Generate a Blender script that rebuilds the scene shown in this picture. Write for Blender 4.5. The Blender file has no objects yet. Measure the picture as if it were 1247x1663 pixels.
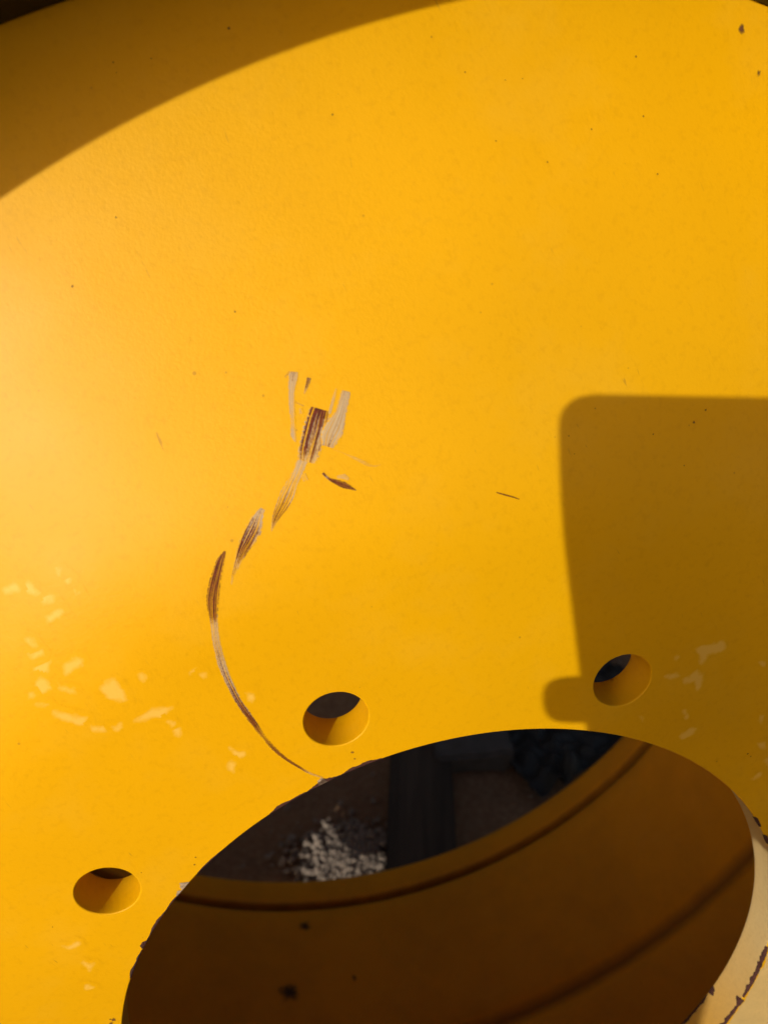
import bpy, bmesh, math, random
from math import sin, cos, pi, radians, hypot, atan2
from mathutils import Matrix, Vector, noise
from mathutils.geometry import tessellate_polygon

random.seed(7)
sc = bpy.context.scene
col = sc.collection

# ------------------------------------------------------------------ camera, sky, sun
S = 0.1305                      # metres per unit (unit = radius of the centre bore)
HUB = Vector((0, 0, 3.35 * S))  # the wheel stands on a low plank
M = Matrix(((0.9180926, -0.3963660, 0), (0, 0, -1), (0.3963660, 0.9180926, 0)))   # disc frame -> world
CAM = Vector((0.39234, 2.20608, 1.34001))                                       # camera in disc frame, units
R = Matrix(((0.9030625, -0.3898771, 0.1802050), (0.4295091, 0.8197346, -0.3788893), (0, 0.4195605, 0.9077274)))
CW = HUB + S * (M @ CAM)
CM = (M @ R.transposed()).to_4x4()
CM.translation = CW

cam = bpy.data.objects.new('camera', bpy.data.cameras.new('camera'))
col.objects.link(cam)
cam.matrix_world = CM
cam.data.sensor_fit = 'VERTICAL'
cam.data.sensor_height = 24.0
cam.data.lens = 24.0 * 1153 / 1663
cam.data.clip_start = 0.004
cam.data.clip_end = 500
cam.data.dof.use_dof = True
cam.data.dof.focus_distance = 0.235
cam.data.dof.aperture_fstop = 8
sc.camera = cam

SUN = (M @ Vector((-0.587, 0.629, 1.0))).normalized()
w = bpy.data.worlds.new('World')
sc.world = w
w.use_nodes = True
nt = w.node_tree
sky = nt.nodes.new('ShaderNodeTexSky')
sky.sky_type = 'NISHITA'
sky.sun_disc = False
sky.sun_elevation = math.asin(SUN.z)
sky.sun_rotation = atan2(SUN.x, SUN.y)
sky.dust_density = 3
sky.ozone_density = 0.2
nt.nodes['Background'].inputs['Strength'].default_value = 0.104
nt.links.new(sky.outputs[0], nt.nodes['Background'].inputs['Color'])
sl = bpy.data.lights.new('sun', 'SUN')
sl.energy = 3.0
sl.color = (1.0, 0.97, 0.86)
sl.angle = radians(0.53)
sun = bpy.data.objects.new('sun', sl)
col.objects.link(sun)
sun.rotation_euler = SUN.to_track_quat('Z', 'Y').to_euler()
sun.location = (-3, -4, 3)
sc.view_settings.view_transform = 'Standard'
sc.view_settings.look = 'None'
sc.view_settings.gamma = 1.0
sc.view_settings.exposure = 0.0
sc.cycles.max_bounces = 12
sc.cycles.diffuse_bounces = 8

# ------------------------------------------------------------------ helpers
def tag(o, label=None, cat=None, group=None, kind=None):
    if label: o['label'] = label
    if cat: o['category'] = cat
    if group: o['group'] = group
    if kind: o['kind'] = kind
    return o

def link_mesh(name, me, mat, parent=None):
    o = bpy.data.objects.new(name, me)
    col.objects.link(o)
    if mat: me.materials.append(mat)
    if parent: o.parent = parent
    return o

def smooth(me, flag=True):
    me.polygons.foreach_set('use_smooth', [flag] * len(me.polygons))

def mesh_obj(name, verts, faces, mat, parent=None, sm=True):
    me = bpy.data.meshes.new(name)
    me.from_pydata([tuple(v) for v in verts], [], faces)
    smooth(me, sm)
    me.update()
    return link_mesh(name, me, mat, parent)

class NT:
    """small node-graph builder"""
    def __init__(self, name):
        self.m = bpy.data.materials.new(name)
        self.m.use_nodes = True
        self.t = self.m.node_tree
        self.b = self.t.nodes['Principled BSDF']
        self.out = self.t.nodes['Material Output']
        self.tc = self.t.nodes.new('ShaderNodeTexCoord')
    def n(self, kind, **kw):
        x = self.t.nodes.new(kind)
        for k, v in kw.items(): setattr(x, k, v)
        return x
    def l(self, a, b): self.t.links.new(a, b)
    def mapped(self, src, scale, loc=(0, 0, 0)):
        m = self.n('ShaderNodeMapping')
        m.inputs['Scale'].default_value = scale
        m.inputs['Location'].default_value = loc
        self.l(src, m.inputs['Vector'])
        return m.outputs[0]
    def noise(self, src, scale, detail=4, rough=0.55, dist=0):
        x = self.n('ShaderNodeTexNoise')
        x.inputs['Scale'].default_value = scale
        x.inputs['Detail'].default_value = detail
        x.inputs['Roughness'].default_value = rough
        x.inputs['Distortion'].default_value = dist
        self.l(src, x.inputs['Vector'])
        return x.outputs['Fac']
    def vor(self, src, scale, feature='F1', out='Distance'):
        x = self.n('ShaderNodeTexVoronoi', feature=feature)
        x.inputs['Scale'].default_value = scale
        self.l(src, x.inputs['Vector'])
        return x.outputs[out]
    def ramp(self, src, a, b, lo=0.0, hi=1.0):
        x = self.n('ShaderNodeMapRange')
        x.inputs['From Min'].default_value = a
        x.inputs['From Max'].default_value = b
        x.inputs['To Min'].default_value = lo
        x.inputs['To Max'].default_value = hi
        self.l(src, x.inputs['Value'])
        return x.outputs[0]
    def math(self, op, a, b=None):
        x = self.n('ShaderNodeMath', operation=op)
        for i, v in enumerate((a, b)):
            if v is None: continue
            if isinstance(v, (int, float)): x.inputs[i].default_value = v
            else: self.l(v, x.inputs[i])
        return x.outputs[0]
    def mix(self, fac, a, b):
        x = self.n('ShaderNodeMix', data_type='RGBA')
        for s, v in ((x.inputs[0], fac), (x.inputs[6], a), (x.inputs[7], b)):
            if isinstance(v, (int, float)): s.default_value = v
            elif isinstance(v, tuple): s.default_value = (*v, 1)
            else: self.l(v, s)
        return x.outputs[2]
    def bump(self, h, strength, dist, prev=None):
        x = self.n('ShaderNodeBump')
        x.inputs['Strength'].default_value = strength
        x.inputs['Distance'].default_value = dist
        self.l(h, x.inputs['Height'])
        if prev: self.l(prev, x.inputs['Normal'])
        return x.outputs[0]
    def set(self, name, v):
        s = self.b.inputs[name]
        if isinstance(v, (int, float)): s.default_value = v
        elif isinstance(v, tuple): s.default_value = (*v, 1) if len(v) == 3 else v
        else: self.l(v, s)
    def alpha(self, a):
        self.set('Alpha', a)

# ------------------------------------------------------------------ materials
YEL = (0.750, 0.378, 0.0005)
def paint(name, base=YEL, grime=0.0, rough=0.50, spec=.12, coat=.12, groove_shade=(), dust=0.0, over=None):
    g = NT(name)
    P = g.tc.outputs['Object']
    big = g.noise(P, 9, 3)
    c = g.mix(g.ramp(big, .35, .7), base, tuple(v * .92 for v in base))
    film = g.ramp(g.noise(g.mapped(P, (1, 1, 1), (2, 8, 3)), 26, 6, .7), .50, .85)
    c = g.mix(g.math('MULTIPLY', film, .16), c, (base[0], min(1, base[1] * 1.25), base[2] + .07))
    fine = g.noise(P, 420, 4, .6)
    c = g.mix(g.math('MULTIPLY', g.ramp(fine, .52, .80), .22), c, (base[0] * .62, base[1] * .55, base[2]))
    # tiny dark specks of dirt and pits, unevenly spread
    v = g.vor(P, 150)
    spread = g.ramp(g.noise(g.mapped(P, (1, 1, 1), (3, 5, 1)), 45, 3), .45, .72)
    size = g.math('MULTIPLY', spread, .10)
    speck = g.ramp(g.math('SUBTRACT', size, v), 0, .035)
    c = g.mix(g.math('MULTIPLY', speck, .42), c, (.22, .09, .02))
    # short hair-thin handling scratches
    hs = g.noise(g.mapped(g.mapped(P, (1, 1, 1)), (900, 120, 200)), 1, 2, .5, .6)
    hm = g.ramp(g.noise(P, 60, 2), .55, .66)
    c = g.mix(g.math('MULTIPLY', g.math('MULTIPLY', g.ramp(hs, .70, .76), hm), .55), c, (.35, .17, .02))
    if grime:
        gm = g.ramp(g.noise(g.mapped(P, (1, 1, 1), (7, 1, 4)), 14, 5, .65), .45, .8)
        c = g.mix(g.math('MULTIPLY', gm, grime), c, (.12, .06, .02))
    if dust:
        c = g.mix(dust, c, (.62, .40, .16))
    if groove_shade:
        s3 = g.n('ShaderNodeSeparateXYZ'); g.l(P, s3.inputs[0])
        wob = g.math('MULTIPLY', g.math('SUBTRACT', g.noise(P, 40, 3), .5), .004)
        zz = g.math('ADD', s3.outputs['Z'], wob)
        for z0, wd, k in groove_shade:
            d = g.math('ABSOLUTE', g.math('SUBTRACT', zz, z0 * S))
            c = g.mix(g.ramp(d, 0, wd * S, k, 0), c, (.03, .014, .008))  # groove shade painted into the colour as dark bands
    if over: c = over(g, P, c)       # a mark in the paint film: same paint around it, other layers inside
    g.set('Base Color', c)
    g.set('Roughness', g.ramp(g.noise(P, 30, 4), .3, .7, rough - .04, rough + .05))
    g.set('Coat Weight', coat); g.set('Coat Roughness', .36)
    g.set('Specular IOR Level', spec)
    b1 = g.bump(g.noise(P, 900, 3, .55), .22, .0003)
    b2 = g.bump(g.noise(P, 1300, 2, .5), .20, .0002, b1)
    b3 = g.bump(g.noise(P, 160, 2), .04, .0009, b2)
    g.set('Normal', b3)
    return g.m
M_PAINT = paint('yellow_paint')
M_BARREL = paint('yellow_barrel_paint', (.92, .37, .001), grime=.22, rough=.5, spec=.2, coat=0, groove_shade=((-2.55, .05, .9), (-1.45, .065, .65)))
M_BLACK = paint('black_lip_paint', (.022, .018, .016), rough=.5, spec=.3, coat=0)

def bore_wall_mat():
    """bore wall colour: yellow brown turning cream towards one side, clouded by noise"""
    g = NT('bore_wall_paint')
    P = g.tc.outputs['Object']
    s = g.n('ShaderNodeSeparateXYZ'); g.l(P, s.inputs[0])
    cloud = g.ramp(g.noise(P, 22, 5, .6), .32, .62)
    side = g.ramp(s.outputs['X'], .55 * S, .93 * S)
    c = g.mix(g.math('MULTIPLY', side, g.ramp(cloud, 0, 1, .75, 1)), (.62, .30, .02), (.66, .47, .21))  # cream mixed in towards one side of the bore
    c = g.mix(g.math('MULTIPLY', g.ramp(g.noise(P, 500, 4, .7), .5, .8), .3), c, (.36, .20, .08))
    g.set('Base Color', c); g.set('Roughness', .5)
    g.set('Normal', g.bump(g.noise(P, 400, 3), .4, .0004))
    return g.m
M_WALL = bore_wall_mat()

def scrape(g, P, base, primer=(.53, .40, .25), rust=(.15, .028, .016)):
    """UV: x along the scratch in units, y across -1..1; colour attribute 'wear': r rust, g coverage"""
    uvn = g.n('ShaderNodeUVMap'); uvn.uv_map = 'UVMap'
    uv = uvn.outputs[0]
    at = g.n('ShaderNodeAttribute'); at.attribute_name = 'wear'
    sep = g.n('ShaderNodeSeparateColor'); g.l(at.outputs['Color'], sep.inputs[0])
    su = g.n('ShaderNodeSeparateXYZ'); g.l(uv, su.inputs[0])
    streak = g.noise(g.mapped(uv, (2.2, 4.5, 1)), 1, 2, .6)
    fine = g.noise(g.mapped(uv, (7, 14, 1)), 1, 3, .65)
    grit = g.noise(P, 1500, 3, .7)
    k = g.math('ADD', g.math('MULTIPLY', streak, .55), g.math('MULTIPLY', fine, .45))
    k = g.math('ADD', k, g.math('MULTIPLY', g.math('SUBTRACT', grit, .5), .35))
    lim = g.math('SUBTRACT', .70, g.math('MULTIPLY', sep.outputs[0], .44))
    rim = g.ramp(g.math('ABSOLUTE', su.outputs['Y']), .62, .95)
    k = g.math('SUBTRACT', k, g.math('MULTIPLY', rim, .14))
    rf = g.ramp(g.math('SUBTRACT', k, lim), -.03, .09)
    dark = g.mix(g.ramp(g.noise(P, 700, 3, .7), .35, .7), rust, tuple(v * .42 for v in rust))
    pr = g.mix(g.ramp(g.noise(g.mapped(uv, (10, 10, 1)), 1, 5, .7), .42, .62), primer, tuple(v * q for v, q in zip(primer, (.62, .50, .42))))
    worn = g.mix(rf, pr, dark)
    # coverage: ragged rims and yellow paint left standing between the streaks
    edge = g.math('SUBTRACT', 1.0, g.math('ABSOLUTE', su.outputs['Y']))
    e2 = g.ramp(g.math('ADD', edge, g.math('ADD', g.math('MULTIPLY', g.math('SUBTRACT', grit, .5), .8), g.math('MULTIPLY', g.math('SUBTRACT', g.noise(P, 1000, 4, .75), .5), .9))), .03, .16)
    left = g.ramp(g.math('SUBTRACT', g.noise(g.mapped(uv, (4.5, 6.5, 1), (4, 2, 0)), 1, 4, .6),
                         g.math('SUBTRACT', 1.00, g.math('MULTIPLY', sep.outputs[1], .58))), -.06, .06)
    cov = g.math('SUBTRACT', 1.0, g.math('MULTIPLY', 1.0, g.ramp(left, 0, 1, 1, 0)))
    return g.mix(g.math('MULTIPLY', e2, cov), base, worn)
M_SCRAPE = paint('scraped_primer_and_rust', coat=.04, spec=.10, over=scrape)

def plain(name, c, rough=.8, scale=60, var=.35, bump=.4, bd=.002, alpha=None, spec=.5):
    g = NT(name)
    P = g.tc.outputs['Object']
    g.set('Base Color', g.mix(g.ramp(g.noise(P, scale, 5, .6), .3, .7), c, tuple(v * (1 - var) for v in c)))
    g.set('Roughness', rough); g.set('Specular IOR Level', spec)
    g.set('Normal', g.bump(g.noise(P, scale * 4, 4, .6), bump, bd))
    if alpha is not None:
        g.alpha(g.ramp(g.noise(P, 240, 5, .65), .30, .52, alpha * .15, alpha))
    return g.m
M_CREAM = plain('pale_cream', (.64, .42, .15), .6, 160, .14, .4, .0004)
M_CHIP = plain('dark_rust_chip', (.10, .028, .018), .85, 700, .6, .8, .0006)
M_CHIPPALE = plain('pale_primer_chip', (.58, .42, .28), .8, 900, .5, .8, .0004)
M_SPOT = plain('dark_spot', (.16, .06, .015), .8, 900, .5, .5, .0003, alpha=.8)
def soft(name, c, strength, lo=.15, hi=.75, amp=1.5, sc_=380):
    g = NT(name)
    at = g.n('ShaderNodeAttribute'); at.attribute_name = 'wear'
    P = g.tc.outputs['Object']
    g.set('Base Color', c); g.set('Roughness', .75)
    f = g.math('ADD', at.outputs['Fac'], g.math('MULTIPLY', g.math('SUBTRACT', g.noise(P, sc_, 5, .65), .5), amp))
    g.alpha(g.math('MULTIPLY', g.ramp(f, lo, hi), strength))
    return g.m
M_SMUDGE = soft('black_smudge', (.012, .012, .014), .75)
def residue(g, P, base):
    at = g.n('ShaderNodeAttribute'); at.attribute_name = 'wear'
    f = g.math('ADD', at.outputs['Fac'], g.math('MULTIPLY', g.math('SUBTRACT', g.noise(P, 330, 5, .65), .5), 1.3))
    return g.mix(g.math('MULTIPLY', g.ramp(f, .25, .85), .9), base, (.79, .47, .075))
M_PALE = paint('pale_residue', over=residue)
M_SPOT = soft('dark_spot', (.13, .045, .012), .85)
def fan(name, centre, rim, mat, parent):
    n = len(rim)
    o = mesh_obj(name, [centre] + rim, [(0, 1 + i, 1 + (i + 1) % n) for i in range(n)], mat, parent)
    ca = o.data.color_attributes.new('wear', 'FLOAT_COLOR', 'POINT')
    for i in range(n + 1): ca.data[i].color = (1, 1, 1, 1) if i == 0 else (0, 0, 0, 1)
    if o.data.polygons[0].normal.dot(Vector((0, 0, 1)) if abs(o.data.polygons[0].normal.z) > .5 else -Vector(centre)) < 0: o.data.flip_normals()
    return o

# ------------------------------------------------------------------ the wheel disc
R0, R1, RE, S1, S2 = 1.40, 1.78, 2.675, 0.35, 0.20      # flat hub face, bend, gently dished cone
def zp(r):
    if r <= R0: return 0.0
    wd = R1 - R0
    if r < R1:
        t = (r - R0) / wd
        return -S1 * wd * (t ** 3 - t ** 4 / 2)
    return -S1 * wd / 2 - S1 * (r - R1) - (S2 - S1) / (2 * (RE - R1)) * (r - R1) ** 2
THK = 0.104
PCD, PH, HR = 1.1603, radians(85.839), 0.0762

SCRATCHES = [
  ('long curved scratch worn to primer and dark red rust', [(0.0594,1.6512,0.0614,1.6485,1,1), (0.0384,1.6417,0.0478,1.632,1,1), (0.0131,1.6186,0.0277,1.6063,1,1), (-0.0121,1.59,0.0064,1.5769,1,1), (-0.0262,1.5661,-0.0066,1.556,0.9,1), (-0.03534,1.54,-0.02046,1.5337,0.75,1), (-0.044,1.5178,-0.0304,1.5127,0.3,0.9), (-0.05612,1.4874,-0.04268,1.4831,0.3,0.9), (-0.06657,1.4546,-0.05273,1.4513,0.45,0.9), (-0.07654,1.4199,-0.06166,1.418,0.4,1), (-0.08314,1.3779,-0.06986,1.3775,0.5,1), (-0.08821,1.3282,-0.07549,1.3294,0.6,1), (-0.08908,1.2801,-0.07612,1.2823,0.7,1), (-0.08753,1.2411,-0.07577,1.2436,0.8,1), (-0.08469,1.2016,-0.07661,1.2037,0.8,0.9), (-0.08039,1.1584,-0.07231,1.1618,1,1), (-0.06945,1.1171,-0.06345,1.1208,1,1), (-0.05295,1.0777,-0.04855,1.081,1,1), (-0.03989,1.0487,-0.03661,1.0518,0.4,0.9), (-0.01808,1.0167,-0.01552,1.0196,0.4,0.8)]),
  ('spindle shaped scratch beside the top of the long one', [(0.167,1.6968,0.1715,1.6894,0.3,1), (0.1506,1.6919,0.161,1.679,0.3,1), (0.1271,1.679,0.1457,1.6573,0.5,1), (0.1059,1.6631,0.1226,1.6408,0.6,1), (0.0856,1.643,0.0978,1.6283,0.8,1), (0.065,1.6187,0.0726,1.6104,0.4,0.9), (0.0501,1.6011,0.054,1.5975,0.5,0.8), (0.0383,1.5824,0.0399,1.5812,0.1,0.6)]),
  ('narrow scratch trailing down from the striped scrape', [(0.2835,1.754,0.2963,1.741,0.3,1), (0.263,1.7361,0.2753,1.7227,0.1,0.9), (0.2398,1.7198,0.2535,1.7044,0.35,0.8), (0.2176,1.706,0.2359,1.6851,0.5,0.85), (0.1989,1.6882,0.2124,1.6705,0.7,0.85), (0.1833,1.6739,0.1927,1.6621,0.8,0.9), (0.171,1.6572,0.1753,1.653,0.6,0.9), (0.1637,1.6455,0.1649,1.6445,0.2,0.6)]),
  ('broad striped scrape of rust and primer', [(0.3518,1.829,0.3784,1.8063,0.85,1), (0.3364,1.816,0.3666,1.7912,0.62,1), (0.3196,1.7984,0.3514,1.7729,0.58,1), (0.3063,1.7832,0.3375,1.7583,0.55,0.97), (0.2932,1.7677,0.3241,1.7437,0.6,0.95), (0.2803,1.7473,0.3056,1.7277,0.4,0.85)]),
  ('grey beige bar scraped to primer', [(0.4234,1.8306,0.4347,1.8216,0.35,1), (0.4102,1.819,0.4247,1.8075,0.2,1), (0.3928,1.8005,0.4076,1.787,0.1,1), (0.3666,1.7866,0.3886,1.7625,0.12,1), (0.348,1.7738,0.3719,1.7492,0.2,1), (0.3374,1.7531,0.3524,1.7398,0.4,1)]),
  ('thin pale scratch between two scrapes', [(0.4122,1.8403,0.4146,1.8382,0.1,0.8), (0.3956,1.8242,0.3995,1.8208,0.2,0.9), (0.3758,1.8038,0.3801,1.8002,0.2,0.9)]),
  ('upright pale scratch left of the striped scrape', [(0.3429,1.9077,0.3552,1.9004,0.45,1), (0.3345,1.8966,0.3481,1.8885,0.35,1), (0.3236,1.8757,0.3329,1.8711,0.1,1), (0.3087,1.8443,0.3177,1.8407,0.12,0.95), (0.2997,1.819,0.3071,1.8159,0.1,0.6), (0.2875,1.7989,0.2967,1.7958,0.05,1), (0.2885,1.7822,0.2925,1.7818,0.1,0.8)]),
  ('short scratch above the scrape', [(0.3689,1.8837,0.3755,1.8781,0.6,1), (0.3584,1.871,0.3629,1.8671,0.6,0.9), (0.3479,1.8581,0.3496,1.8565,0.3,0.8)]),
  (None, [(0.3242,1.8499,0.3258,1.8511,0.6,0.8), (0.3364,1.8367,0.3379,1.838,0.5,0.7)]),
  (None, [(0.3261,1.8367,0.3316,1.8356,0.05,0.5), (0.3227,1.8265,0.3306,1.825,0.05,0.5)]),
  ('dark rusty gouge right of the scrapes', [(0.3096,1.7036,0.315,1.7053,0.7,1), (0.3149,1.6909,0.3189,1.6929,0.5,1), (0.3227,1.6773,0.329,1.6823,1,1), (0.3349,1.662,0.344,1.6698,1,1), (0.3473,1.6519,0.3529,1.6565,1,1), (0.3592,1.6435,0.3601,1.6442,0.6,1)]),
  (None, [(0.3343,1.6827,0.3363,1.687,0.05,0.6), (0.3454,1.6754,0.3514,1.6828,0.1,0.7), (0.3531,1.6685,0.3577,1.6717,0.1,0.6)]),
  ('faint broken scratch line', [(0.3472,1.7401,0.3486,1.7414,0.1,0.35), (0.3669,1.7208,0.3687,1.7223,0.2,0.3), (0.3804,1.7034,0.3841,1.7063,0.3,0.5), (0.3947,1.6867,0.3991,1.6901,0.3,0.55), (0.4038,1.6762,0.4071,1.6796,0.4,0.5), (0.4172,1.669,0.418,1.6708,0.4,0.6), (0.4324,1.6665,0.4326,1.6677,0.2,0.3)]),
  (None, [(0.2716,1.7205,0.2797,1.7194,0.02,0.4), (0.2686,1.7064,0.2791,1.7051,0.02,0.4)]),
  ('short thin brown scratch left of the phone shadow', [(0.628,1.5047,0.6293,1.5061,0.9,1), (0.6406,1.4925,0.6428,1.4951,0.95,1), (0.6572,1.4782,0.6592,1.4804,0.95,1), (0.6688,1.4675,0.6698,1.4686,0.9,1)]),
  (None, [(0.3407,1.9101,0.3422,1.9069,0.6,0.5), (0.3268,1.9048,0.3282,1.9015,0.5,0.4)]),
]
PATCHES = [
  [(-0.3161,1.4968), (-0.3028,1.5032), (-0.2832,1.5008), (-0.2818,1.4835), (-0.28,1.4627), (-0.2888,1.4416), (-0.2973,1.4495), (-0.3085,1.4703), (-0.3188,1.4844)],
  [(-0.4056,1.609), (-0.3761,1.5956), (-0.3918,1.5811), (-0.4078,1.5739), (-0.4154,1.5847), (-0.41,1.5991)],
  [(-0.4138,1.5718), (-0.4025,1.5439), (-0.4194,1.5394), (-0.4382,1.5434), (-0.4461,1.5497), (-0.4353,1.5596)],
  [(-0.3485,1.5754), (-0.3186,1.5748), (-0.3214,1.5598), (-0.341,1.5644), (-0.3607,1.5589), (-0.3574,1.5698)],
  [(-0.4285,1.4939), (-0.4123,1.4782), (-0.3938,1.4583), (-0.3793,1.4472), (-0.3922,1.4341), (-0.4079,1.4432), (-0.4184,1.4607), (-0.4309,1.4787)],
  [(-0.2965,1.3949), (-0.2714,1.3888), (-0.2515,1.3982), (-0.2159,1.3808), (-0.2332,1.3716), (-0.2412,1.3577), (-0.255,1.3756), (-0.2816,1.3795), (-0.2965,1.3868)],
  [(-0.2375,1.3302), (-0.2262,1.3199), (-0.2342,1.3057), (-0.2441,1.3099)],
  [(-0.3826,1.4225), (-0.3582,1.4078), (-0.3654,1.3999), (-0.3838,1.4129)],
  [(-0.346,1.4004), (-0.3273,1.3995), (-0.3267,1.3886), (-0.3396,1.3872)],
  [(-0.3881,1.5368), (-0.3654,1.5201), (-0.3685,1.5111), (-0.3887,1.5241)],
  [(-0.3361,1.6839), (-0.3088,1.6832), (-0.2967,1.6802), (-0.3113,1.6709), (-0.3312,1.6684), (-0.3384,1.676)],
  [(-0.3216,1.7175), (-0.3039,1.7121), (-0.3071,1.7025), (-0.3248,1.7078)],
  [(-0.346,1.7475), (-0.3353,1.7582), (-0.3283,1.7422), (-0.322,1.733), (-0.3316,1.7283), (-0.343,1.7366)],
  [(-0.4034,1.6244), (-0.3805,1.6236), (-0.3852,1.6117), (-0.4037,1.6161)],
  [(-0.3955,1.6577), (-0.3811,1.6424), (-0.3918,1.6402)],
  [(-0.386,1.7666), (-0.3606,1.7624), (-0.3592,1.7487), (-0.3826,1.7564)],
  [(-0.135,1.4394), (-0.12,1.4365), (-0.1226,1.4275), (-0.1344,1.432)],
  [(-0.1213,1.4256), (-0.1111,1.4183), (-0.1209,1.4134)],
  [(-0.1605,1.2135), (-0.1532,1.1988), (-0.1374,1.1855), (-0.1466,1.1777), (-0.1623,1.1911)],
  [(-0.1779,1.1808), (-0.1712,1.1696), (-0.1872,1.1489), (-0.1907,1.1615)],
  [(-0.2353,1.4827), (-0.2223,1.4726), (-0.2331,1.4702)],
  [(-0.4535,1.5262), (-0.4323,1.5146), (-0.4407,1.5125)],
  [(-0.4546,1.5512), (-0.445,1.5476), (-0.4509,1.5419), (-0.4571,1.5448)],
  [(-0.2571,1.7421), (-0.2499,1.7346), (-0.2585,1.7275), (-0.2613,1.733)],
  [(-0.2563,1.7069), (-0.2491,1.6993), (-0.2548,1.6974)],
  [(-0.2677,1.7575), (-0.2598,1.7519), (-0.2654,1.7478)],
  [(-0.2407,1.3543), (-0.2308,1.3419), (-0.2345,1.3397)],
  [(0.9473,0.8788), (0.982,0.8722), (1.0193,0.8642), (1.0242,0.8477), (1.0135,0.8368), (0.9866,0.8422), (0.9697,0.8418), (0.9607,0.8263), (0.9493,0.826), (0.9531,0.8549)],
  [(0.8915,0.8076), (0.9111,0.8066), (0.9345,0.8103), (0.9499,0.7906), (0.9439,0.7764), (0.926,0.7476), (0.9174,0.76), (0.9256,0.7837), (0.896,0.7907)],
  [(0.8568,0.8388), (0.8819,0.8379), (0.8814,0.8242), (0.8644,0.8238)],
  [(0.8682,0.7093), (0.8783,0.7031), (0.8798,0.6722), (0.8739,0.672)],
  [(0.8426,0.6265), (0.8713,0.6356), (0.8901,0.6278), (0.8751,0.6139), (0.8462,0.6165)],
  [(1.0976,0.7459), (1.1137,0.7399), (1.1114,0.7271), (1.0978,0.7315)],
  [(1.0402,0.4709), (1.0634,0.4644), (1.0628,0.4445), (1.0429,0.453)],
  [(1.0485,0.4002), (1.0634,0.4073), (1.058,0.3774)],
  [(1.0026,0.354), (1.0221,0.3584), (1.0347,0.3588), (1.0235,0.349), (1.0039,0.3446)],
  [(1.0641,0.5665), (1.0715,0.5581), (1.0643,0.5353), (1.0613,0.545)],
  [(0.7611,0.7526), (0.7685,0.737), (0.7628,0.733)],
  [(0.8935,0.8863), (0.9007,0.8767), (0.8937,0.8753)],
  [(-0.7963,0.8965), (-0.7833,0.878), (-0.7616,0.8814), (-0.7592,0.8683), (-0.7845,0.8705)],
  [(-0.7887,0.8157), (-0.7816,0.7954), (-0.7706,0.7899), (-0.7917,0.7735), (-0.789,0.7923)],
  [(-0.8319,0.7355), (-0.8185,0.7187), (-0.8347,0.7223)],
  [(-0.0567,1.3268), (-0.0473,1.3185), (-0.0545,1.307), (-0.0614,1.3138)],
]
DOTS = [(1.5317,2.1163,0.0091), (1.5428,2.0223,0.0063), (0.0762,1.0493,0.0075), (0.0736,1.0291,0.0045), (1.0081,0.4536,0.0059), (1.0147,0.4394,0.004), (-0.3861,0.9643,0.0044), (-0.4003,0.9447,0.0044), (0.1681,2.2995,0.0029), (0.2954,2.0541,0.0036), (1.2516,2.0475,0.0043), (0.3637,2.5176,0.0023), (0.2934,2.5205,0.0023), (0.5216,2.5088,0.0046), (0.2959,2.5384,0.0034), (1.0139,2.0506,0.0041), (0.9198,2.2689,0.0032), (1.0275,2.2129,0.0027), (0.9922,2.2245,0.0026), (1.1312,2.0696,0.0035), (1.2782,2.1586,0.0035), (1.2395,1.9303,0.0045), (0.9272,2.1294,0.0026), (0.9073,1.5596,0.0029), (1.154,1.4313,0.0049), (1.1152,1.4215,0.0049), (0.822,1.4973,0.0029), (1.0532,1.3495,0.0032), (1.0111,1.4471,0.0031), (0.8263,1.5364,0.0029), (-0.8437,0.577,0.011), (-0.8563,0.5684,0.0079), (0.6378,2.3009,0.0037), (0.8812,2.3512,0.0025), (0.0303,2.2227,0.0035), (-0.8485,0.5841,0.0047), (-0.7763,0.9596,0.0028), (-0.5155,0.9938,0.0036)]

def revolve(prof, n, close=False):
    """prof: list of (r, z) units -> verts, faces"""
    vs, fs = [], []
    for i in range(n):
        a = 2 * pi * i / n
        ca, sa = cos(a), sin(a)
        for r, z in prof: vs.append((r * ca * S, r * sa * S, z * S))
    m = len(prof)
    for i in range(n):
        j = (i + 1) % n
        for k in range(m - 1 + (1 if close else 0)):
            k2 = (k + 1) % m
            fs.append((i * m + k, j * m + k, j * m + k2, i * m + k2))
    return vs, fs

wheel = bpy.data.objects.new('wheel_rim', None)
col.objects.link(wheel)
wm = M.to_4x4(); wm.translation = HUB
wheel.matrix_world = wm
tag(wheel, 'yellow painted steel wheel rim with a scratched disc, round bolt holes and large open centre', 'wheel rim')

NB, NHOLE, BEV = 720, 120, 0.0035
def ring(cx, cy, r, z, n):
    return [Vector((cx + r * cos(2 * pi * i / n), cy + r * sin(2 * pi * i / n), z)) for i in range(n)]
hole_centres = [(PCD * cos(PH + k * 2 * pi / 10), PCD * sin(PH + k * 2 * pi / 10)) for k in range(10)]

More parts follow.
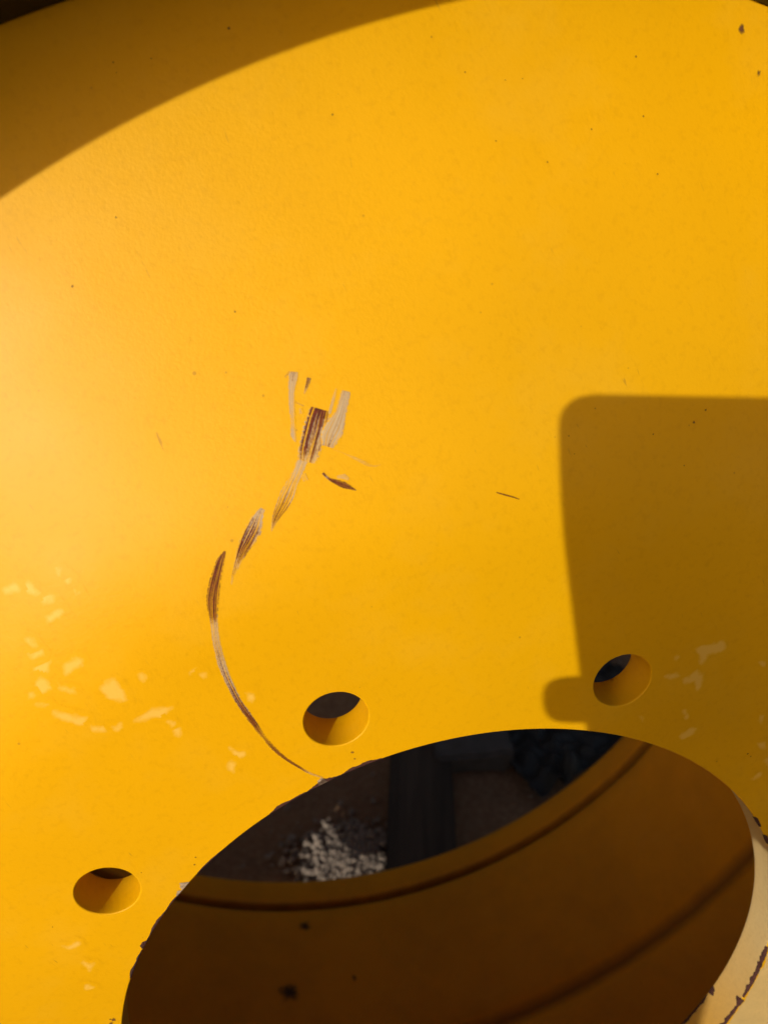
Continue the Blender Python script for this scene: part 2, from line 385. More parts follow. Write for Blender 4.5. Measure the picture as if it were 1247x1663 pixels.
V, F, SM, MI = [], [], [], []
def put(vs):
    b = len(V); V.extend(vs); return b
def flat_face(z, flip, bev):
    loops = [ring(0, 0, R0, z, NB), ring(0, 0, 1 + bev, z, NB)] + [ring(cx, cy, HR + bev, z, NHOLE) for cx, cy in hole_centres]
    pts = [p for lp in loops for p in lp]
    b = put(pts)
    for t in tessellate_polygon(loops):
        A, B, C = (pts[i] for i in t)
        up = (B - A).cross(C - A).z > 0
        tt = t if (up != flip) else (t[0], t[2], t[1])
        F.append(tuple(b + i for i in tt)); SM.append(False); MI.append(0)
def bands(rings, mats, inward=True):
    n = len(rings[0]); b = put([p for rg in rings for p in rg])
    for k in range(len(rings) - 1):
        for i in range(n):
            j = (i + 1) % n
            f = (b + k * n + i, b + k * n + j, b + (k + 1) * n + j, b + (k + 1) * n + i)
            F.append(f if not inward else f[::-1]); SM.append(True); MI.append(mats[k])
flat_face(0, False, BEV)
flat_face(-THK, True, BEV)
def wall(cx, cy, r, n, mi):
    rg = []
    for k in range(5):
        t = pi / 2 * k / 4
        rg.append(ring(cx, cy, r + BEV * (1 - sin(t)), -BEV * (1 - cos(t)), n))
    nz = 8
    for k in range(1, nz): rg.append(ring(cx, cy, r, -BEV - (THK - 2 * BEV) * k / nz, n))
    for k in range(5):
        t = pi / 2 * k / 4
        rg.append(ring(cx, cy, r + BEV * (1 - cos(t)), -THK + BEV * (1 - sin(t)), n))
    bands(rg, [0 if k < 3 else mi for k in range(len(rg) - 1)], True)
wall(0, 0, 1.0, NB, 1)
for cx, cy in hole_centres: wall(cx, cy, HR, NHOLE, 0)
# cone: front and back skins
rs = [R0 + (R1 - R0) * k / 40 for k in range(41)] + [R1 + (RE - R1) * k / 24 for k in range(1, 25)]
bands([ring(0, 0, r, zp(r), NB) for r in rs], [0] * 100, True)
bands([ring(0, 0, r, zp(r) - THK, NB) for r in rs], [0] * 100, False)
me = bpy.data.meshes.new('disc')
me.from_pydata([tuple(v * S) for v in V], [], F)
me.polygons.foreach_set('use_smooth', SM)
me.update()
disc = link_mesh('disc', me, M_PAINT, wheel)
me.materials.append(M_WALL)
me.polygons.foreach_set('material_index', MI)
# every band was wound for outward normals; check one face of each skin cheaply
def arc(cr, cz, r, a0, a1, n):
    return [(cr + r * cos(radians(a0 + (a1 - a0) * k / n)), cz + r * sin(radians(a0 + (a1 - a0) * k / n))) for k in range(n + 1)]
# barrel + front flange as one closed section, joined to the disc edge
inner = [(2.674, -.37), (2.672, -.30), (2.685, -.25), (2.71, -.15), (2.75, -.01), (2.81, .16), (2.87, .30), (2.912, .41), (2.930, .48)]
lip = arc(3.006, .485, .076, 180, 20, 10) + [(3.10, .46), (3.12, .38), (3.10, .30), (3.04, .20), (2.98, .05), (2.90, -.12), (2.82, -.30), (2.79, -.5)]
outer = [(2.79, -1.0), (2.79, -1.6), (2.79, -2.3), (2.80, -2.55), (2.86, -2.66), (3.03, -2.72), (3.08, -2.75), (3.08, -2.79), (3.03, -2.81)]
back = [(2.82, -2.815), (2.765, -2.81), (2.745, -2.785), (2.735, -2.74), (2.725, -2.62)]
g1 = [(2.724, -2.585), (2.732, -2.575), (2.768, -2.565), (2.785, -2.55), (2.768, -2.532), (2.732, -2.522), (2.722, -2.51)]
mid = [(2.72, -2.4), (2.72, -2.2), (2.72, -2.0), (2.72, -1.8), (2.72, -1.62)]
g2 = [(2.722, -1.55), (2.735, -1.50), (2.752, -1.465), (2.762, -1.44), (2.758, -1.415), (2.738, -1.385), (2.725, -1.36), (2.715, -1.30)]
fr = [(2.715, -1.1), (2.71, -.9), (2.70, -.7), (2.70, -.52), (2.685, -.44)]
vs, fs = revolve(inner + lip + [(2.79, -.52), (2.70, -.52), (2.675, -.42)], 512, close=True)
mesh_obj('front_flange', vs, [f[::-1] for f in fs], M_BLACK, wheel)['label'] = 'black front flange of the rim'
pr = [(2.79, -.53)] + outer + back + g1 + mid + g2 + fr[:-1] + [(2.70, -.53)]
vs, fs = revolve(pr, 512, close=True)
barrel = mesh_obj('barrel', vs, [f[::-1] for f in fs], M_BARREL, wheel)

# ------------------------------------------------------------------ marks on the paint (thin layers lying on the disc)
OFF = 0.0004
def surf(x, y, off=OFF):
    return (x * S, y * S, (zp(hypot(x, y)) + off) * S)
def ribbon(name, pts, mat, label=None, k=0):
    rows = []
    L = 0
    for i in range(len(pts) - 1):
        a, b = pts[i], pts[i + 1]
        p0 = pts[max(i - 1, 0)]; p3 = pts[min(i + 2, len(pts) - 1)]
        d = hypot((a[0] + a[2] - b[0] - b[2]) / 2, (a[1] + a[3] - b[1] - b[3]) / 2)
        n = max(3, int(d / .006))
        for j in range(n + (1 if i == len(pts) - 2 else 0)):
            t = j / n
            q = [0.5 * (2 * a[m] + (b[m] - p0[m]) * t + (2 * p0[m] - 5 * a[m] + 4 * b[m] - p3[m]) * t * t + (3 * a[m] - p0[m] - 3 * b[m] + p3[m]) * t ** 3) for m in range(4)]
            q += [a[m] + (b[m] - a[m]) * t for m in (4, 5)]
            rows.append((q, L + d * t))
        L += d
    nc = 7
    vs, uvs, cols, fs = [], [], [], []
    for q, u in rows:
        for c in range(nc):
            t = c / (nc - 1)
            vs.append(surf(q[0] + (q[2] - q[0]) * t, q[1] + (q[3] - q[1]) * t, OFF + .00006 * k))
            uvs.append((u + 1.37 * k, t * 2 - 1 )); cols.append((q[4], q[5], 0, 1))
    for i in range(len(rows) - 1):
        for c in range(nc - 1):
            fs.append((i * nc + c, i * nc + c + 1, (i + 1) * nc + c + 1, (i + 1) * nc + c))
    o = mesh_obj(name, vs, fs, mat, wheel)
    me = o.data
    uvl = me.uv_layers.new(name='UVMap')
    for lp in me.loops: uvl.data[lp.index].uv = uvs[lp.vertex_index]
    ca = me.color_attributes.new('wear', 'FLOAT_COLOR', 'POINT')
    for i, c in enumerate(cols): ca.data[i].color = c
    if me.polygons[0].normal.z < 0: me.flip_normals()
    if label: o['label'] = label
    return o
for k, (lab, pts) in enumerate(SCRATCHES):
    ribbon('scratch', [(*(p[m] + .10 * (p[m] - p[(m + 2) % 4]) for m in range(4)), min(1, p[4] * 1.12), p[5] if p[5] > .75 else .55 + .42 * p[5]) for p in pts], M_SCRAPE, lab, k)

def ragged(poly, seed, step=.004, amp=.011):
    out = []
    n = len(poly)
    for i in range(n):
        a, b = poly[i], poly[(i + 1) % n]
        d = hypot(b[0] - a[0], b[1] - a[1]); m = max(2, int(d / step))
        for j in range(m):
            t = j / m
            x, y = a[0] + (b[0] - a[0]) * t, a[1] + (b[1] - a[1]) * t
            v = Vector((x * 28, y * 28, seed * 3.7)); v2 = Vector((x * 90, y * 90, seed * 3.7))
            out.append((x + amp * (noise.noise(v) + .6 * noise.noise(v2)), y + amp * (noise.noise(v + Vector((9, 9, 9))) + .6 * noise.noise(v2 + Vector((5, 5, 5))))))
    return out
def blob(name, poly, mat, off=OFF, parent=wheel):
    vs = [Vector((x, y, 0)) for x, y in poly]
    tr = tessellate_polygon([vs])
    P3 = [surf(x, y, off) for x, y in poly]
    fs = []
    for t in tr:
        A, B, C = (vs[i] for i in t)
        fs.append(tuple(t) if (B - A).cross(C - A).z > 0 else (t[0], t[2], t[1]))
    return mesh_obj(name, P3, fs, mat, parent)
for k, p in enumerate(PATCHES):
    # a fine grid over the patch; 'wear' falls off smoothly across its outline
    st = .0055
    x0, x1 = min(q[0] for q in p) - .015, max(q[0] for q in p) + .015
    y0, y1 = min(q[1] for q in p) - .015, max(q[1] for q in p) + .015
    nx, ny = int((x1 - x0) / st) + 2, int((y1 - y0) / st) + 2
    vs, val, fs = [], [], []
    for j in range(ny):
        for i in range(nx):
            x, y = x0 + i * st, y0 + j * st
            X, Y = x + .007 * noise.noise(Vector((x * 40, y * 40, k))), y + .007 * noise.noise(Vector((x * 40, y * 40, k + 9)))
            ins, dd = False, 9
            for a in range(len(p)):
                (ax, ay), (bx, by) = p[a], p[a - 1]
                if (ay > Y) != (by > Y) and X < (bx - ax) * (Y - ay) / (by - ay) + ax: ins = not ins
                t = max(0, min(1, ((X - ax) * (bx - ax) + (Y - ay) * (by - ay)) / ((bx - ax) ** 2 + (by - ay) ** 2 + 1e-12)))
                dd = min(dd, hypot(X - ax - t * (bx - ax), Y - ay - t * (by - ay)))
            vs.append(surf(x, y, OFF * .7 + .0000061 * k)); val.append(max(-.6, min(1, .60 + (dd if ins else -dd) / .016)))
    for j in range(ny - 1):
        for i in range(nx - 1):
            f = (j * nx + i, j * nx + i + 1, (j + 1) * nx + i + 1, (j + 1) * nx + i)
            if max(val[q] for q in f) > -.3: fs.append(f)
    used_ = sorted({q for f in fs for q in f}); mp = {q: n_ for n_, q in enumerate(used_)}
    o = mesh_obj('pale_patch', [vs[q] for q in used_], [tuple(mp[q] for q in f) for f in fs], M_PALE, wheel)
    ca = o.data.color_attributes.new('wear', 'FLOAT_COLOR', 'POINT')
    for n_, q in enumerate(used_): ca.data[n_].color = (val[q], val[q], val[q], 1)
for k, (x, y, r) in enumerate(DOTS):
    r *= .8 if k < 2 else .5
    pl = []
    for i in range(18):
        a = i / 18 * 2 * pi
        rr = r * (1 + .55 * noise.noise(Vector((cos(a) * 1.3, sin(a) * 1.3, k * 2.3))))
        pl.append((x + rr * cos(a), y + rr * sin(a)))
    fan('dark_spot', surf(x, y, OFF + .0003), [surf(x + (px - x) * 1.5, y + (py - y) * 1.5, OFF + .0003) for px, py in pl], M_SPOT, wheel)

def rim_chip(name, a0, a1, wf, ww, mat, seed, zback=False):
    """ragged loss of paint along the bore edge: wf width on the face, ww width down the wall (units)"""
    n = max(6, int((a1 - a0) / .12))
    vs, fs = [], []
    e = .0010
    for i in range(n + 1):
        t = i / n; a = radians(a0 + (a1 - a0) * t)
        env = min(1, min(t, 1 - t) * 4) ** .8
        nz = .5 + .9 * noise.noise(Vector((a * 26, seed, 0))) + .30 * noise.noise(Vector((a * 120, seed, 3)))
        nz2 = .6 + .8 * noise.noise(Vector((a * 50, seed, 8))) + .3 * noise.noise(Vector((a * 120, seed, 5)))
        f = max(0, nz) * wf * env; g_ = max(.1, nz2) * ww * env
        prof = [(1 + BEV + f, e), (1 + BEV * .9, e), (1 + BEV * .25, -BEV * .25 + e), (1 - e, -BEV), (1 - e, -BEV - g_)]
        if zback: prof = [(r, -THK - z if k > 1 else -THK + BEV * .5 - z) for k, (r, z) in enumerate(prof)]; prof = [(1 - e, -THK + BEV + f * 1.0), (1 - e, -THK + BEV), (1 + BEV * .25, -THK + BEV * .2 - e)]
        for r, z in prof: vs.append((r * cos(a) * S, r * sin(a) * S, z * S))
    m = len(prof)
    for i in range(n):
        for k in range(m - 1): fs.append((i * m + k, i * m + k + 1, (i + 1) * m + k + 1, (i + 1) * m + k))
    return mesh_obj(name, vs, fs, mat, wheel)
for k, (a0, a1, wf, ww) in enumerate([(82.5, 88.5, .010, .02), (88.7, 93.8, .015, .02), (94, 100, .009, .014), (109, 114, .002, .01), (118.5, 122, .004, .012), (121.5, 128.5, .005, .012), (128.5, 130.2, .010, .014), (130.5, 136.5, .005, .012),
        (8.5, 11.5, .004, .012), (3.5, 6.2, .007, .012), (-29.5, -24.5, .008, .01), (-38.5, -28.6, .006, .008), (-30.4, -29, .012, .014), (-41, -39, .013, .014), (-52, -41, .006, .010)]):
    rim_chip('paint_chip', a0, a1, wf, ww, M_CHIP, k * 3.1)
rim_chip('primer_chip', 116, 119, .028, .02, M_CHIPPALE, 77)
rim_chip('primer_chip', 90.7, 92.0, .022, .008, M_CHIPPALE, 78)
for k, (a0, a1, f) in enumerate([(-45.5, -43.5, .03), (-56, -46, .012)]):
    rim_chip('paint_chip', a0, a1, f, .02, M_CHIP, 50 + k, True)

# cream patch on the face beside the lower right of the bore
cream = [(cos(radians(a)) * (1.012 + .004 * noise.noise(Vector((a, 0, 0)))), sin(radians(a)) * 1.012) for a in range(-18, -75, -2)]
cream += [(cos(radians(a)) * (1.20 + .05 * noise.noise(Vector((a * .1, 2, 0)))), sin(radians(a)) * (1.20 + .05 * noise.noise(Vector((a * .1, 2, 0))))) for a in range(-74, -25, 2)]
blob('cream_patch', ragged(cream, 5, .006, .007), M_CREAM, OFF * .6)

# smudges on the barrel
def barrel_smudge(az, z, ra, rz, seed, mat):
    vs = [(2.7185 * cos(radians(az)) * S, 2.7185 * sin(radians(az)) * S, z * S)]
    for i in range(40):
        t = i / 40 * 2 * pi
        k = 1 + .45 * noise.noise(Vector((cos(t) * 1.5, sin(t) * 1.5, seed)))
        a = radians(az + 1.5 * ra * k * cos(t)); zz = z + 1.5 * rz * k * sin(t)
        vs.append((2.7165 * cos(a) * S, 2.7165 * sin(a) * S, zz * S))
    return fan('smudge', vs[0], vs[1:], mat, wheel)
barrel_smudge(-125.4, -1.90, 1.3, .05, 1, M_SMUDGE)
barrel_smudge(-115.9, -1.956, .25, .02, 2, M_SMUDGE)
barrel_smudge(-122.4, -2.38, .9, .03, 3, M_SMUDGE)

# ------------------------------------------------------------------ ground and what lies behind
def soil():
    g = NT('soil')
    P = g.tc.outputs['Object']
    c = g.mix(g.ramp(g.noise(P, 6, 6, .65), .35, .65), (.27, .135, .065), (.18, .09, .045))
    c = g.mix(g.ramp(g.noise(P, 160, 4, .6), .45, .75), c, (.30, .18, .10))
    g.set('Base Color', c); g.set('Roughness', .95)
    g.set('Normal', g.bump(g.noise(P, 90, 6, .7), .8, .006))
    return g.m
gv, gf = [], []
edges = [-150, -60, -20, -8, -3, -1.2] + [x * .06 for x in range(-16, 17)] + [1.2, 3, 8, 20, 60, 150]
ne = len(edges)
for y in edges:
    for x in edges:
        h = 0 if max(abs(x), abs(y)) > 1 else .006 * (noise.noise(Vector((x * 5, y * 5, 0))) - .4)
        gv.append((x, y, h - .002))
for j in range(ne - 1):
    for i in range(ne - 1): gf.append((j * ne + i, j * ne + i + 1, (j + 1) * ne + i + 1, (j + 1) * ne + i))
ground = mesh_obj('ground', gv, gf, soil(), None)
tag(ground, kind='structure')

# pale gravel: small stones in one mesh, clustered to shape the sunlit patch
ico = []
bm = bmesh.new(); bmesh.ops.create_icosphere(bm, subdivisions=1, radius=1)
iv = [v.co.copy() for v in bm.verts]; ifc = [tuple(v.index for v in f.verts) for f in bm.faces]; bm.free()
gv, gf = [], []
def stone(x, y, r):
    b = len(gv)
    rot = Matrix.Rotation(random.uniform(0, 6.28), 3, Vector((random.gauss(0, 1), random.gauss(0, 1), random.gauss(0, 1))).normalized())
    sc_ = Vector((random.uniform(.8, 1.4), random.uniform(.7, 1.1), random.uniform(.45, .8)))
    for v in iv:
        q = rot @ Vector((v.x * sc_.x, v.y * sc_.y, v.z * sc_.z)) * random.uniform(.86, 1.1)
        gv.append((x + q.x * r, y + q.y * r, r * .45 + q.z * r))
    gf.extend(tuple(b + i for i in f) for f in ifc)
for _ in range(2000):
    a_, r_ = random.uniform(0, 2 * pi), random.gauss(0, 1)
    stone(.002 + .034 * r_ * cos(a_), .448 + .036 * r_ * sin(a_), random.choice((.0022, .003, .004, .005)) * random.uniform(.8, 1.25))
for _ in range(150):
    stone(random.uniform(-.5, .8), random.uniform(.3, 1.3), random.uniform(.0015, .0045))
gr = mesh_obj('gravel', gv, gf, plain('gravel_stone', (.34, .26, .205), .9, 90, .45, .5, .001), None, sm=False)
tag(gr, 'small pale gravel stones scattered on the soil behind the wheel', kind='stuff')

def bevel_box(name, dim, loc, rotz, mat, bev=.004, jag=0, tilt=(0, 0)):
    bm = bmesh.new(); bmesh.ops.create_cube(bm, size=1)
    bmesh.ops.scale(bm, vec=dim, verts=bm.verts)
    bmesh.ops.subdivide_edges(bm, edges=bm.edges[:], cuts=6, use_grid_fill=True)
    for v in bm.verts:
        v.co += Vector((noise.noise(v.co * 40 + Vector(loc)), noise.noise(v.co * 40 + Vector((3, 3, 3))), noise.noise(v.co * 40 + Vector((7, 1, 3))))) * jag
    sharp = [e for e in bm.edges if len(e.link_faces) == 2 and e.calc_face_angle() > .9]
    bmesh.ops.bevel(bm, geom=sharp, offset=bev, segments=2, affect='EDGES')
    me = bpy.data.meshes.new(name); bm.to_mesh(me); bm.free()
    o = link_mesh(name, me, mat)
    o.location = loc; o.rotation_euler = (tilt[0], tilt[1], rotz)
    return o
def wood(name, c):
    g = NT(name)
    P = g.tc.outputs['Object']
    gr_ = g.noise(g.mapped(P, (60, 3, 60)), 1, 5, .6, .4)
    g.set('Base Color', g.mix(g.ramp(gr_, .35, .65), c, tuple(v * .45 for v in c)))
    g.set('Roughness', .85); g.set('Normal', g.bump(gr_, .6, .002))
    return g.m
beam = bevel_box('shade_beam', (.11, 1.0, .11), (-.345, .22, .055), 0, wood('weathered_wood', (.20, .13, .08)), .005, .0015)
tag(beam, 'weathered timber beam added left of the wheel to shade the ground beside the sun patch', 'timber beam')  # added out of view; its shadow makes the sun patch's straight edge
brick = bevel_box('brick', (.100, .165, .065), (-.343, .250, .1435), 0, plain('fired_clay', (.26, .09, .05), .9, 90, .35, .6, .001), .004, .0015)
tag(brick, 'red clay brick added on the timber beam to cut off the sun patch', 'brick')  # added out of view to shadow the far end of the sun patch
slab = bevel_box('concrete_block', (.11, .10, .035), (.205, .62, .016), -.1, plain('concrete', (.10, .085, .08), .9, 60, .3, .5, .002), .004, .002, (.06, -.04))
tag(slab, 'grey concrete block lying on the shaded ground behind the wheel', 'concrete block')
board = bevel_box('wooden_board', (.085, .24, .018), (.105, .50, .011), -.22, wood('dark_wood', (.085, .058, .040)), .002, .001)
plank = bevel_box('plank', (.12, .50, .029), (.065, .11, .0147), 0, wood('plank_wood', (.22, .15, .09)), .002, .0006)
tag(plank, 'low wooden plank under the wheel, keeping it off the soil', 'plank')
tag(board, 'dark flat wooden board lying behind the open barrel', 'board')
wall = mesh_obj('sky_block_wall', *(lambda n: ([(-4 + 8 * i / n, 1.0 + .02 * sin(i * pi / 3), z) for i in range(n + 1) for z in (0, 1.7)] + [(-4 + 8 * i / n, 1.03 + .02 * sin(i * pi / 3), z) for i in range(n + 1) for z in (0, 1.7)],
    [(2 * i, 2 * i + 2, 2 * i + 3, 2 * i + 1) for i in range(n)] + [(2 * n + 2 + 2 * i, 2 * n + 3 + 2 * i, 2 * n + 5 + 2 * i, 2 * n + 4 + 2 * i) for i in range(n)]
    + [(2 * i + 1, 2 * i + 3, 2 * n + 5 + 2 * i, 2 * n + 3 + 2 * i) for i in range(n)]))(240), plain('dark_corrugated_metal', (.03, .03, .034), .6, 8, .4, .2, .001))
tag(wall, 'unseen dark corrugated wall added behind the wheel to block sky light', 'wall')  # added out of view so less sky light reaches the ground behind
# crumpled plastic sheet
n = 70
tv, tf = [], []
for j in range(n):
    for i in range(n):
        x, y = (i / (n - 1) - .5) * .30, (j / (n - 1) - .5) * .24
        p = Vector((x * 14, y * 14, 0))
        h = abs(noise.noise(p + Vector((noise.noise(p * 1.7), noise.noise(p * 1.3 + Vector((4, 4, 4))), 0)) * 1.1)) * .05 + abs(noise.noise(p * 2.7)) * .016 + abs(noise.noise(p * 7)) * .004
        tv.append((x + .01 * noise.noise(p), y + .01 * noise.noise(p + Vector((2, 2, 2))), h + .004))
for j in range(n - 1):
    for i in range(n - 1): tf.append((j * n + i, j * n + i + 1, (j + 1) * n + i + 1, (j + 1) * n + i))
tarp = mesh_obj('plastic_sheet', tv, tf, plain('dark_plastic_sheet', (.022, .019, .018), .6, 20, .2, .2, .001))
tarp.location = (.375, .66, 0); tarp.rotation_euler = (0, 0, .3)
sm_ = tarp.modifiers.new('thickness', 'SOLIDIFY'); sm_.thickness = .0006
tag(tarp, 'crumpled dark bluish plastic sheet on the ground behind the wheel', 'plastic sheet')

# ------------------------------------------------------------------ the phone that takes the picture, and the hand that holds it
K = 130.5 / 140.5 * .001
def camspace(name, loc=(0, 0, 0)):
    o = bpy.data.objects.new(name, None); col.objects.link(o)
    m = CM.copy(); o.matrix_world = m
    return o
phone = camspace('phone')
tag(phone, 'dark smartphone held upright close above the wheel by a hand', 'phone')
def rounded_slab(name, x0, x1, y0, y1, z0, z1, r, mat, parent, hole=None):
    out = []
    for cx, cy, a0 in ((x1 - r, y1 - r, 0), (x0 + r, y1 - r, 90), (x0 + r, y0 + r, 180), (x1 - r, y0 + r, 270)):
        for k in range(10):
            a = radians(a0 + 10 * k); out.append((cx + r * cos(a), cy + r * sin(a)))
    e = (z1 - z0) * .3
    vs = []; mm = len(out)
    cx0, cy0 = (x0 + x1) / 2, (y0 + y1) / 2
    def inset(p, d):
        return (p[0] - d * (1 if p[0] > cx0 else -1), p[1] - d * (1 if p[1] > cy0 else -1))
    for z, d in ((z0, e), (z0 + e * .35, e * .3), (z0 + e, 0), (z1 - e, 0), (z1 - e * .35, e * .3), (z1, e)):
        for p in out:
            q = inset(p, d); vs.append((q[0], q[1], z))
    fs = []
    for k in range(5):
        for i in range(mm):
            j = (i + 1) % mm; fs.append((k * mm + i, k * mm + j, (k + 1) * mm + j, (k + 1) * mm + i))
    fs.append(tuple(range(mm))[::-1]); fs.append(tuple(range(5 * mm, 6 * mm)))
    return mesh_obj(name, vs, fs, mat, parent, sm=False)
M_BLK = plain('black_glass', (.015, .015, .018), .15, 5, .1, 0, .0001)
M_MET = plain('dark_metal', (.06, .06, .065), .35, 50, .1, .05, .0001)
rounded_slab('body', -.0545, .0220, -.1545, .0130, .0012, .0090, .0085, M_MET, phone)
rounded_slab('screen', -.0525, .0200, -.1525, .0110, .0090, .0096, .0075, M_BLK, phone)
def lens_ring(x, y, r0, r1, z0, z1):
    vs, fs = [], []
    for i in range(40):
        a = 2 * pi * i / 40
        for r, z in ((r0, z1), (r0, z0), (r1, z0), (r1, z1)): vs.append((x + r * cos(a), y + r * sin(a), z))
    for i in range(40):
        j = (i + 1) % 40
        for k in range(3): fs.append((i * 4 + k, i * 4 + k + 1, j * 4 + k + 1, j * 4 + k))
    return mesh_obj('lens_ring', vs, fs, M_MET, phone)
lens_ring(0, 0, .0055, .0068, .0003, .0014)
lens_ring(0, -.021, .0050, .0068, .0000, .0014)


def cs(x, y, z): return CW + (M @ R.transposed()) @ Vector((x, y, z))
M_SKIN = plain('skin', (.52, .29, .19), .5, 60, .12, .3, .0006)
M_SLV = plain('dark_cloth', (.022, .022, .028), .95, 90, .3, .6, .002)
M_TRS = plain('dark_trousers', (.03, .033, .045), .95, 90, .3, .6, .002)
M_HAIR = plain('dark_hair', (.02, .013, .009), .6, 200, .4, .8, .002)
M_SHOE = plain('black_shoe', (.015, .015, .015), .6, 60, .2, .3, .001)
M_EYE = plain('eye_white', (.7, .68, .64), .3, 60, .05, 0, .001)
M_IRIS = plain('dark_iris', (.03, .018, .01), .2, 60, .1, 0, .001)
person = bpy.data.objects.new('person', None); col.objects.link(person)
person.location = (.0, -.68, 0)
tag(person, 'person crouching in dark clothes, holding the phone up in the left hand', 'person')
bpy.context.view_layer.update()
def skin_body(name, verts, edges, radii, mat, sub=2):
    me = bpy.data.meshes.new(name)
    me.from_pydata([tuple(Vector(v) - person.location) for v in verts], [], [])
    me = bpy.data.meshes.new(name); me.from_pydata([tuple(Vector(v) - person.location) for v in verts], edges, [])
    o = link_mesh(name, me, mat, person)
    sk = o.modifiers.new('skin', 'SKIN'); sk.use_smooth_shade = True
    for i, r in enumerate(radii):
        me.skin_vertices[0].data[i].radius = r if isinstance(r, tuple) else (r, r)
        me.skin_vertices[0].data[i].use_root = (i == 0)
    ss = o.modifiers.new('sub', 'SUBSURF'); ss.levels = sub; ss.render_levels = sub
    return o
hv = [(-.048, -.186, .024), (-.038, -.150, .024), (-.026, -.118, .026),
      (-.042, -.104, .026), (-.051, -.087, .018), (-.0620, -.0840, .0085), (-.0685, -.0838, .0055),
      (.012, -.098, .026), (.028, -.090, .010), (.018, -.086, -.009), (-.004, -.084, -.011),
      (.014, -.116, .026), (.030, -.112, .008), (.018, -.110, -.009), (-.008, -.108, -.011),
      (.012, -.134, .026), (.029, -.131, .008), (.018, -.130, -.009), (-.004, -.128, -.011),
      (.004, -.150, .026), (.025, -.149, .010), (.016, -.148, -.008), (.000, -.146, -.010)]
he = [(0, 1), (1, 2), (1, 3), (3, 4), (4, 5), (5, 6), (2, 7), (7, 8), (8, 9), (9, 10), (2, 11), (11, 12), (12, 13), (13, 14),
      (1, 15), (15, 16), (16, 17), (17, 18), (1, 19), (19, 20), (20, 21), (21, 22)]
hr_ = [(.024, .020), (.028, .014), (.020, .012), .011, .0098, .0102, .0078] + [.0095, .0088, .0084, .0072] * 4
skin_body('hand', [cs(*v) for v in hv], he, hr_, M_SKIN)
# right hand resting on the knee
rw = Vector((.23, -.42, .53)); rh = [rw, rw + Vector((-.01, .04, .005)), rw + Vector((-.015, .075, .0))]
rhv = list(rh); rhe = [(0, 1), (1, 2)]
for q, (dx, l) in enumerate(((-.030, .9), (-.011, 1.05), (.009, 1.0), (.027, .8))):
    b0 = len(rhv)
    rhv += [rh[2] + Vector((dx, .012, 0)), rh[2] + Vector((dx * 1.2, .012 + .036 * l, -.012)), rh[2] + Vector((dx * 1.2, .012 + .052 * l, -.036 * l))]
    rhe += [(2, b0), (b0, b0 + 1), (b0 + 1, b0 + 2)]
b0 = len(rhv); rhv += [rh[1] + Vector((-.035, .005, -.004)), rh[1] + Vector((-.05, .035, -.018))]; rhe += [(1, b0), (b0, b0 + 1)]
skin_body('hand', rhv, rhe, [(.022, .018), (.030, .014), (.026, .012)] + [.0095, .0085, .0075] * 4 + [.012, .009], M_SKIN)
LE = cs(-.215, -.380, .090)
jv = [(.0, -.82, .30), (-.025, -.79, .44), (-.06, -.74, .55), (-.07, -.68, .665), (-.07, -.65, .725),
      (-.290, -.67, .54), LE, cs(-.115, -.280, .045), cs(-.054, -.208, .024),
      (.10, -.66, .61), (.265, -.58, .44), (.245, -.47, .515), rw]
je = [(0, 1), (1, 2), (2, 3), (3, 4), (3, 5), (5, 6), (6, 7), (7, 8), (3, 9), (9, 10), (10, 11), (11, 12)]
jr = [(.17, .13), (.15, .12), (.17, .12), (.10, .08), (.062, .06), .062, .080, .072, .040, .072, .056, .046, .034]
skin_body('jacket', jv, je, jr, M_SLV)
skin_body('trousers', [(.01, -.84, .27), (-.09, -.77, .27), (-.15, -.47, .40), (-.14, -.68, .10), (.12, -.77, .27), (.23, -.45, .42), (.21, -.68, .10)],
          [(0, 1), (1, 2), (2, 3), (0, 4), (4, 5), (5, 6)], [(.12, .10), .085, .066, .050, .085, .066, .050], M_TRS)
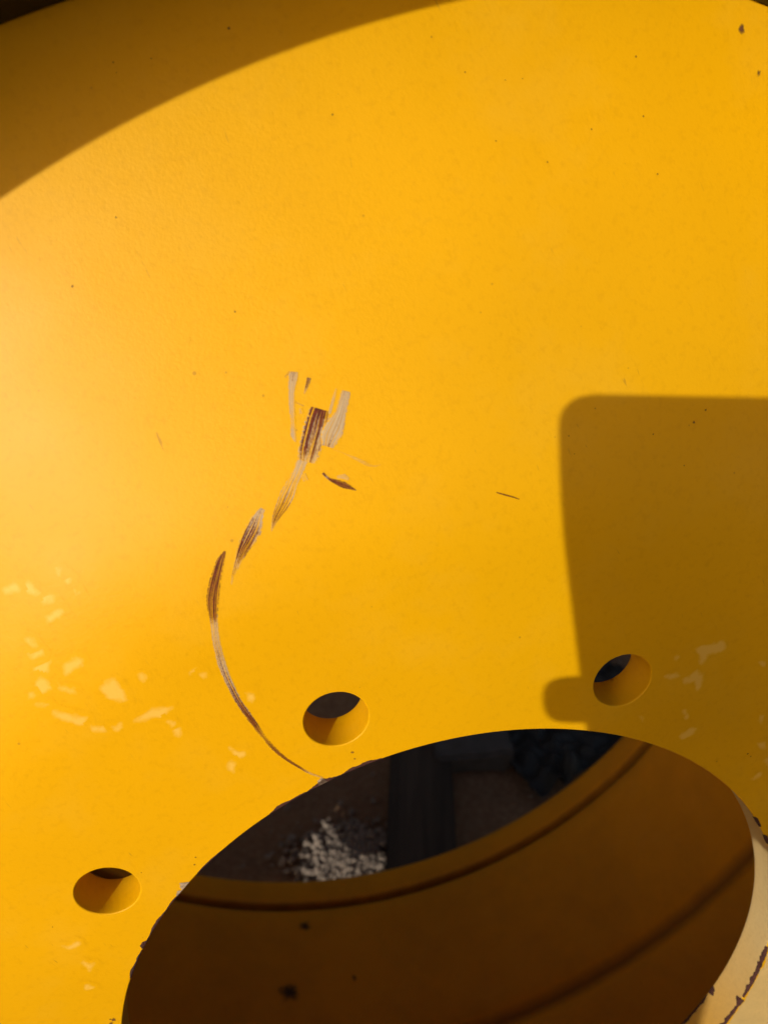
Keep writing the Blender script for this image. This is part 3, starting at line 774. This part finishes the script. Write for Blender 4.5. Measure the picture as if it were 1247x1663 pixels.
for x in (-.14, .21):
    skin_body('shoe', [(x, -.72, .05), (x, -.66, .05), (x - .01, -.56, .035), (x - .01, -.50, .03)], [(0, 1), (1, 2), (2, 3)], [(.035, .045), (.036, .045), (.042, .032), (.036, .024)], M_SHOE)
# head, turned down towards the phone
HM = Matrix.Translation(Vector((-.07, -.61, .845)) - person.location) @ Matrix.Rotation(radians(-24), 4, 'X')
def head_piece(name, fn, mat, seg=32, rings_=24, parent=None):
    bm = bmesh.new(); bmesh.ops.create_uvsphere(bm, u_segments=seg, v_segments=rings_, radius=1)
    for v in bm.verts: v.co = HM @ Vector(fn(v.co))
    me = bpy.data.meshes.new(name); bm.to_mesh(me); bm.free(); smooth(me)
    return link_mesh(name, me, mat, parent or person)
def face(c):
    x, y, z = c.x * .077, c.y * .098, c.z * .118
    if z < 0: x *= 1 - .30 * (-c.z) ** 1.5; y *= 1 - .12 * (-c.z)
    f = max(0, c.y)
    y += f * (.020 * math.exp(-((c.x / .16) ** 2)) * math.exp(-(((c.z + .12) / .16) ** 2)) * 1.2 + .005 * math.exp(-((c.x / .3) ** 2) - ((c.z + .45) / .08) ** 2)
              - .008 * math.exp(-(((abs(c.x) - .38) / .16) ** 2) - ((c.z - .05) / .10) ** 2) + .006 * math.exp(-((c.x / .35) ** 2) - ((c.z + .85) / .15) ** 2))
    return x, y, z
hd = head_piece('head', face, M_SKIN, 64, 48)
head_piece('hair', lambda c: (c.x * .084, min(c.y * .106 - .010, .075 if c.z > .45 else .02) , max(c.z, -.35 + .5 * max(0, c.y)) * .126 + .008), M_HAIR, 48, 32)
for sx in (-1, 1):
    head_piece('ear', lambda c: (sx * .078 + c.x * .008, -.005 + c.y * .018, -.005 + c.z * .030), M_SKIN, 12, 10)
    head_piece('eye', lambda c: (sx * .029 + c.x * .013, .079 + c.y * .010, .008 + c.z * .008), M_EYE, 16, 12)
    head_piece('iris', lambda c: (sx * .029 + c.x * .006, .0865 + c.y * .003, .007 + c.z * .006), M_IRIS, 12, 8)
head_piece('mouth', lambda c: (c.x * .024, .0845 + c.y * .006 - abs(c.x) * .008, -.052 + c.z * .006), plain('lips', (.38, .15, .11), .5, 60, .1, .2, .001), 16, 10)
